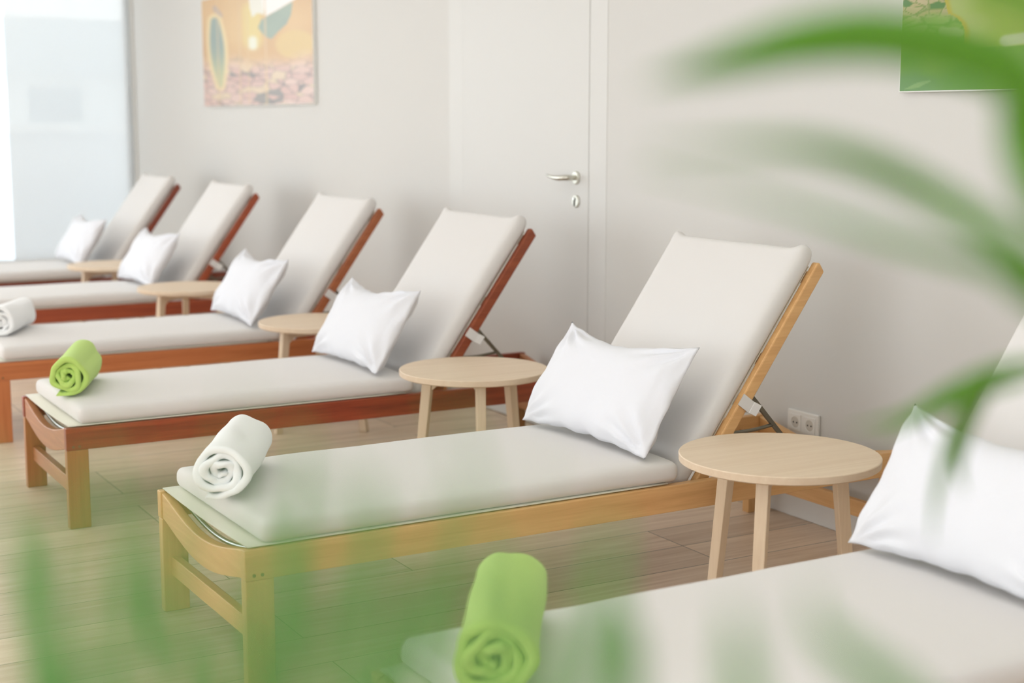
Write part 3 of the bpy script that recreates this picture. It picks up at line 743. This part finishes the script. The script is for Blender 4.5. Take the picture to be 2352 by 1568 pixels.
def palm(name, base, label, m, fronds, spare, pr=.15, ph=.30):
    root = empty(name, base); tag(root, label, 'plant')
    bm = BM(); lathe(bm, [(pr * .72, 0), (pr * .95, ph * .85), (pr, ph * .9), (pr, ph), (pr * .9, ph), (pr * .88, ph - .04)], 40); link('pot', bm, m_pot, root, smooth=False)
    bm = BM(); bmesh.ops.create_cone(bm, cap_ends=True, segments=32, radius1=pr * .87, radius2=pr * .87, depth=.02, matrix=Matrix.Translation((0, 0, ph - .045))); link('soil', bm, m_soil, root)
    inv = -Vector(base)
    for stem, blades in fronds:
        bm = BM(); pts = catmull([Vector(base) + Vector((0, 0, ph - .05))] + stem, 6)
        tube(bm, pts, [.006 - .004 * i / len(pts) for i in range(len(pts))], 8)
        for bp_, w in blades: blade(bm, bp_, w)
        bmesh.ops.translate(bm, vec=inv, verts=bm.verts)
        o = link('frond', bm, m, root, smooth=True); md = o.modifiers.new('t', 'SOLIDIFY'); md.thickness = .0004
    rnd = random.Random(4)
    for ang, reach, hgt in spare:
        bm = BM(); a = math.radians(ang); dv = Vector((math.cos(a), math.sin(a), 0)); b0 = Vector((0, 0, ph - .05))
        st = catmull([b0, b0 + dv * reach * .15 + Vector((0, 0, hgt * .6)), b0 + dv * reach * .5 + Vector((0, 0, hgt)), b0 + dv * reach + Vector((0, 0, hgt * .85))], 8)
        tube(bm, st, [.006 - .0045 * i / len(st) for i in range(len(st))], 8)
        sdv = Vector((-dv.y, dv.x, 0))
        for i in range(9, len(st), 1):
            for sg in (-1, 1):
                p = st[i]; Lf = .26 * math.sin(PI * (.25 + .7 * (i - 9) / (len(st) - 9)))
                blade(bm, [p, p + sdv * sg * Lf * .45 + dv * Lf * .35 + Vector((0, 0, .02)), p + sdv * sg * Lf * .8 + dv * Lf * .7 - Vector((0, 0, Lf * .35))], .016, up=(0, 0, 1))
        o = link('frond', bm, m, root, smooth=True); md = o.modifiers.new('t', 'SOLIDIFY'); md.thickness = .0004
    return root

D = .52
fr_right = [
 ([at(3300, 2400, .62), at(2750, 1100, .55), at(2500, 500, .54), at(2460, 120, .53)],
  [([at(2480, 330, D), at(2300, 150, D), at(2060, 85, D), at(1860, 92, D), at(1660, 142, D), at(1480, 190, .50)], .0205),
   ([at(2500, 420, D), at(2420, 260, D), at(2330, 180, .53), at(2200, 90, .54), at(2060, 40, .55)], .010),
   ([at(2480, 150, D), at(2380, 20, D), at(2200, -40, D), at(2080, -60, D)], .012),
   ([at(2520, 620, D), at(2400, 420, D), at(2340, 250, .53), at(2290, 180, .54)], .021),
   ([at(2480, 700, D), at(2320, 560, D), at(2130, 440, D), at(1960, 365, .50), at(1790, 335, .48), at(1500, 345, .46)], .0105),
   ([at(2480, 120, D), at(2600, -100, D), at(2760, -200, D)], .014),
   ([at(2560, 620, D), at(2720, 420, D), at(2900, 350, D)], .014)]),
 ([at(3350, 2500, .66), at(2850, 1300, .60), at(2520, 800, .56), at(2330, 640, .55)],
  [([at(2470, 760, .54), at(2330, 650, .54), at(2240, 605, .54), at(2060, 555, .53), at(1820, 475, .53), at(1480, 385, .52)], .0062),
   ([at(2480, 780, .54), at(2400, 690, .54), at(2320, 640, .54), at(2230, 570, .56)], .011),
   ([at(2440, 700, .55), at(2370, 600, .55), at(2330, 560, .57)], .009),
   ([at(2500, 900, .56), at(2700, 700, .56), at(2850, 650, .56)], .012)]),
 ([at(3300, 2600, .80), at(2900, 1500, .78), at(2560, 880, .78), at(2330, 830, .80)],
  [([at(2420, 830, .80), at(2290, 850, .80), at(2180, 900, .80), at(2080, 955, .80), at(1950, 985, .82)], .0085),
   ([at(2400, 860, .80), at(2260, 900, .82), at(2130, 950, .84), at(2010, 1010, .86)], .006),
   ([at(2300, 850, .80), at(2220, 940, .84), at(2180, 1030, .88), at(2150, 1140, .92), at(2140, 1240, .95)], .0065),
   ([at(2290, 850, .80), at(2230, 960, .86), at(2200, 1060, .9), at(2215, 1130, .92)], .007),
   ([at(2520, 870, .78), at(2650, 960, .78), at(2750, 1100, .78)], .012)]),
]
palm('potted_palm', (.12, 1.02, 0), 'potted palm beside the viewer whose blurred green leaves arch in from the right edge', m_leaf, fr_right, [(20, .6, 1.0), (75, .55, 1.1), (-30, .5, .95)])

fr_low = []
bl = [  # base (u), tip..., depth, width
 [(90, 1900), (85, 1568), (55, 1360), (5, 1150), (-60, 980), .42, .0100],
 [(300, 1900), (280, 1568), (265, 1380), (262, 1150), (240, 1010), .40, .0085],
 [(200, 1900), (160, 1600), (120, 1400), (130, 1200), (180, 1080), .36, .0080],
 [(470, 1900), (430, 1540), (385, 1380), (385, 1250), (400, 1160), .42, .0090],
 [(640, 1900), (636, 1560), (650, 1400), (690, 1180), (700, 960), .44, .0120],
 [(560, 1900), (600, 1600), (640, 1400), (610, 1230), (560, 1130), .36, .0050],
 [(760, 1900), (800, 1560), (850, 1380), (852, 1200), (845, 1080), .38, .0100],
 [(900, 1900), (940, 1560), (975, 1400), (1010, 1240), (1040, 1130), .40, .0075],
 [(1120, 1900), (1170, 1620), (1195, 1480), (1190, 1360), (1180, 1290), .42, .0080],
 [(1250, 1900), (1330, 1600), (1385, 1400), (1400, 1240), (1400, 1150), .36, .0090],
 [(1430, 1900), (1440, 1640), (1445, 1500), (1440, 1430), (1425, 1380), .44, .0090],
 [(1700, 1950), (1710, 1640), (1700, 1500), (1690, 1430), (1680, 1380), .36, .0080],
 [(2240, 1950), (2100, 1640), (1980, 1530), (1880, 1440), (1860, 1340), .38, .0100],
 [(300, 1950), (420, 1700), (560, 1500), (640, 1330), (650, 1180), .26, .0060],
 [(820, 1950), (860, 1700), (1000, 1500), (1180, 1350), (1330, 1200), .26, .0060],
 [(0, 1950), (120, 1700), (280, 1500), (400, 1250), (420, 1200), .25, .0075],
 [(950, 1950), (900, 1700), (800, 1480), (700, 1350), (560, 1240), .25, .0075],
] + [
 [(60 + 170 * k, 2000), (90 + 168 * k, 1750), (70 + 172 * k + 40 * math.sin(k * 2.3), 1500), (60 + 165 * k + 60 * math.sin(k * 1.7), 1220), (40 + 160 * k + 90 * math.sin(k * 3.1), 1040 + 60 * math.sin(k * 5.1)), .19 + .02 * (k % 3), .0022 + .0006 * (k % 2)] for k in range(8)
] + [
 [(140 + 190 * k, 2000), (120 + 188 * k, 1700), (150 + 180 * k, 1450), (190 + 172 * k + 50 * math.sin(k * 2.9), 1180), (170 + 165 * k + 110 * math.sin(k * 1.3), 960 + 90 * math.sin(k * 2.1)), .27 + .03 * (k % 3), .0034 + .0008 * (k % 3)] for k in range(6)
]
ROOT2 = Vector((-.36, -.02, 0))
groups = [(0, 1, 2, 15, 17, 18, 25, 26), (3, 5, 4, 13, 19, 20, 27), (6, 7, 14, 16, 21, 22, 28, 29), (8, 9, 10, 23, 24, 30), (11, 12)]
for g in groups:
    bs = []
    bx_ = sum(bl[i][0][0] for i in g) / len(g)
    hub = at(bx_, 2250, .36)
    for i in g:
        *pp, d, w = bl[i]
        bs.append(([hub.lerp(at(*pp[0], d), .25), at(*pp[0], d)] + [at(*q, d * (1 + .03 * k)) for k, q in enumerate(pp[1:])], w))
    fr_low.append(([ROOT2.lerp(hub, .55) + Vector((0, 0, .05)), hub], bs))
palm('potted_palm', tuple(ROOT2), 'low potted palm, its blurred leaf tips rising from the bottom edge across the lower left', m_leaf2, fr_low, [(200, .5, .5), (250, .5, .55), (310, .45, .5)])
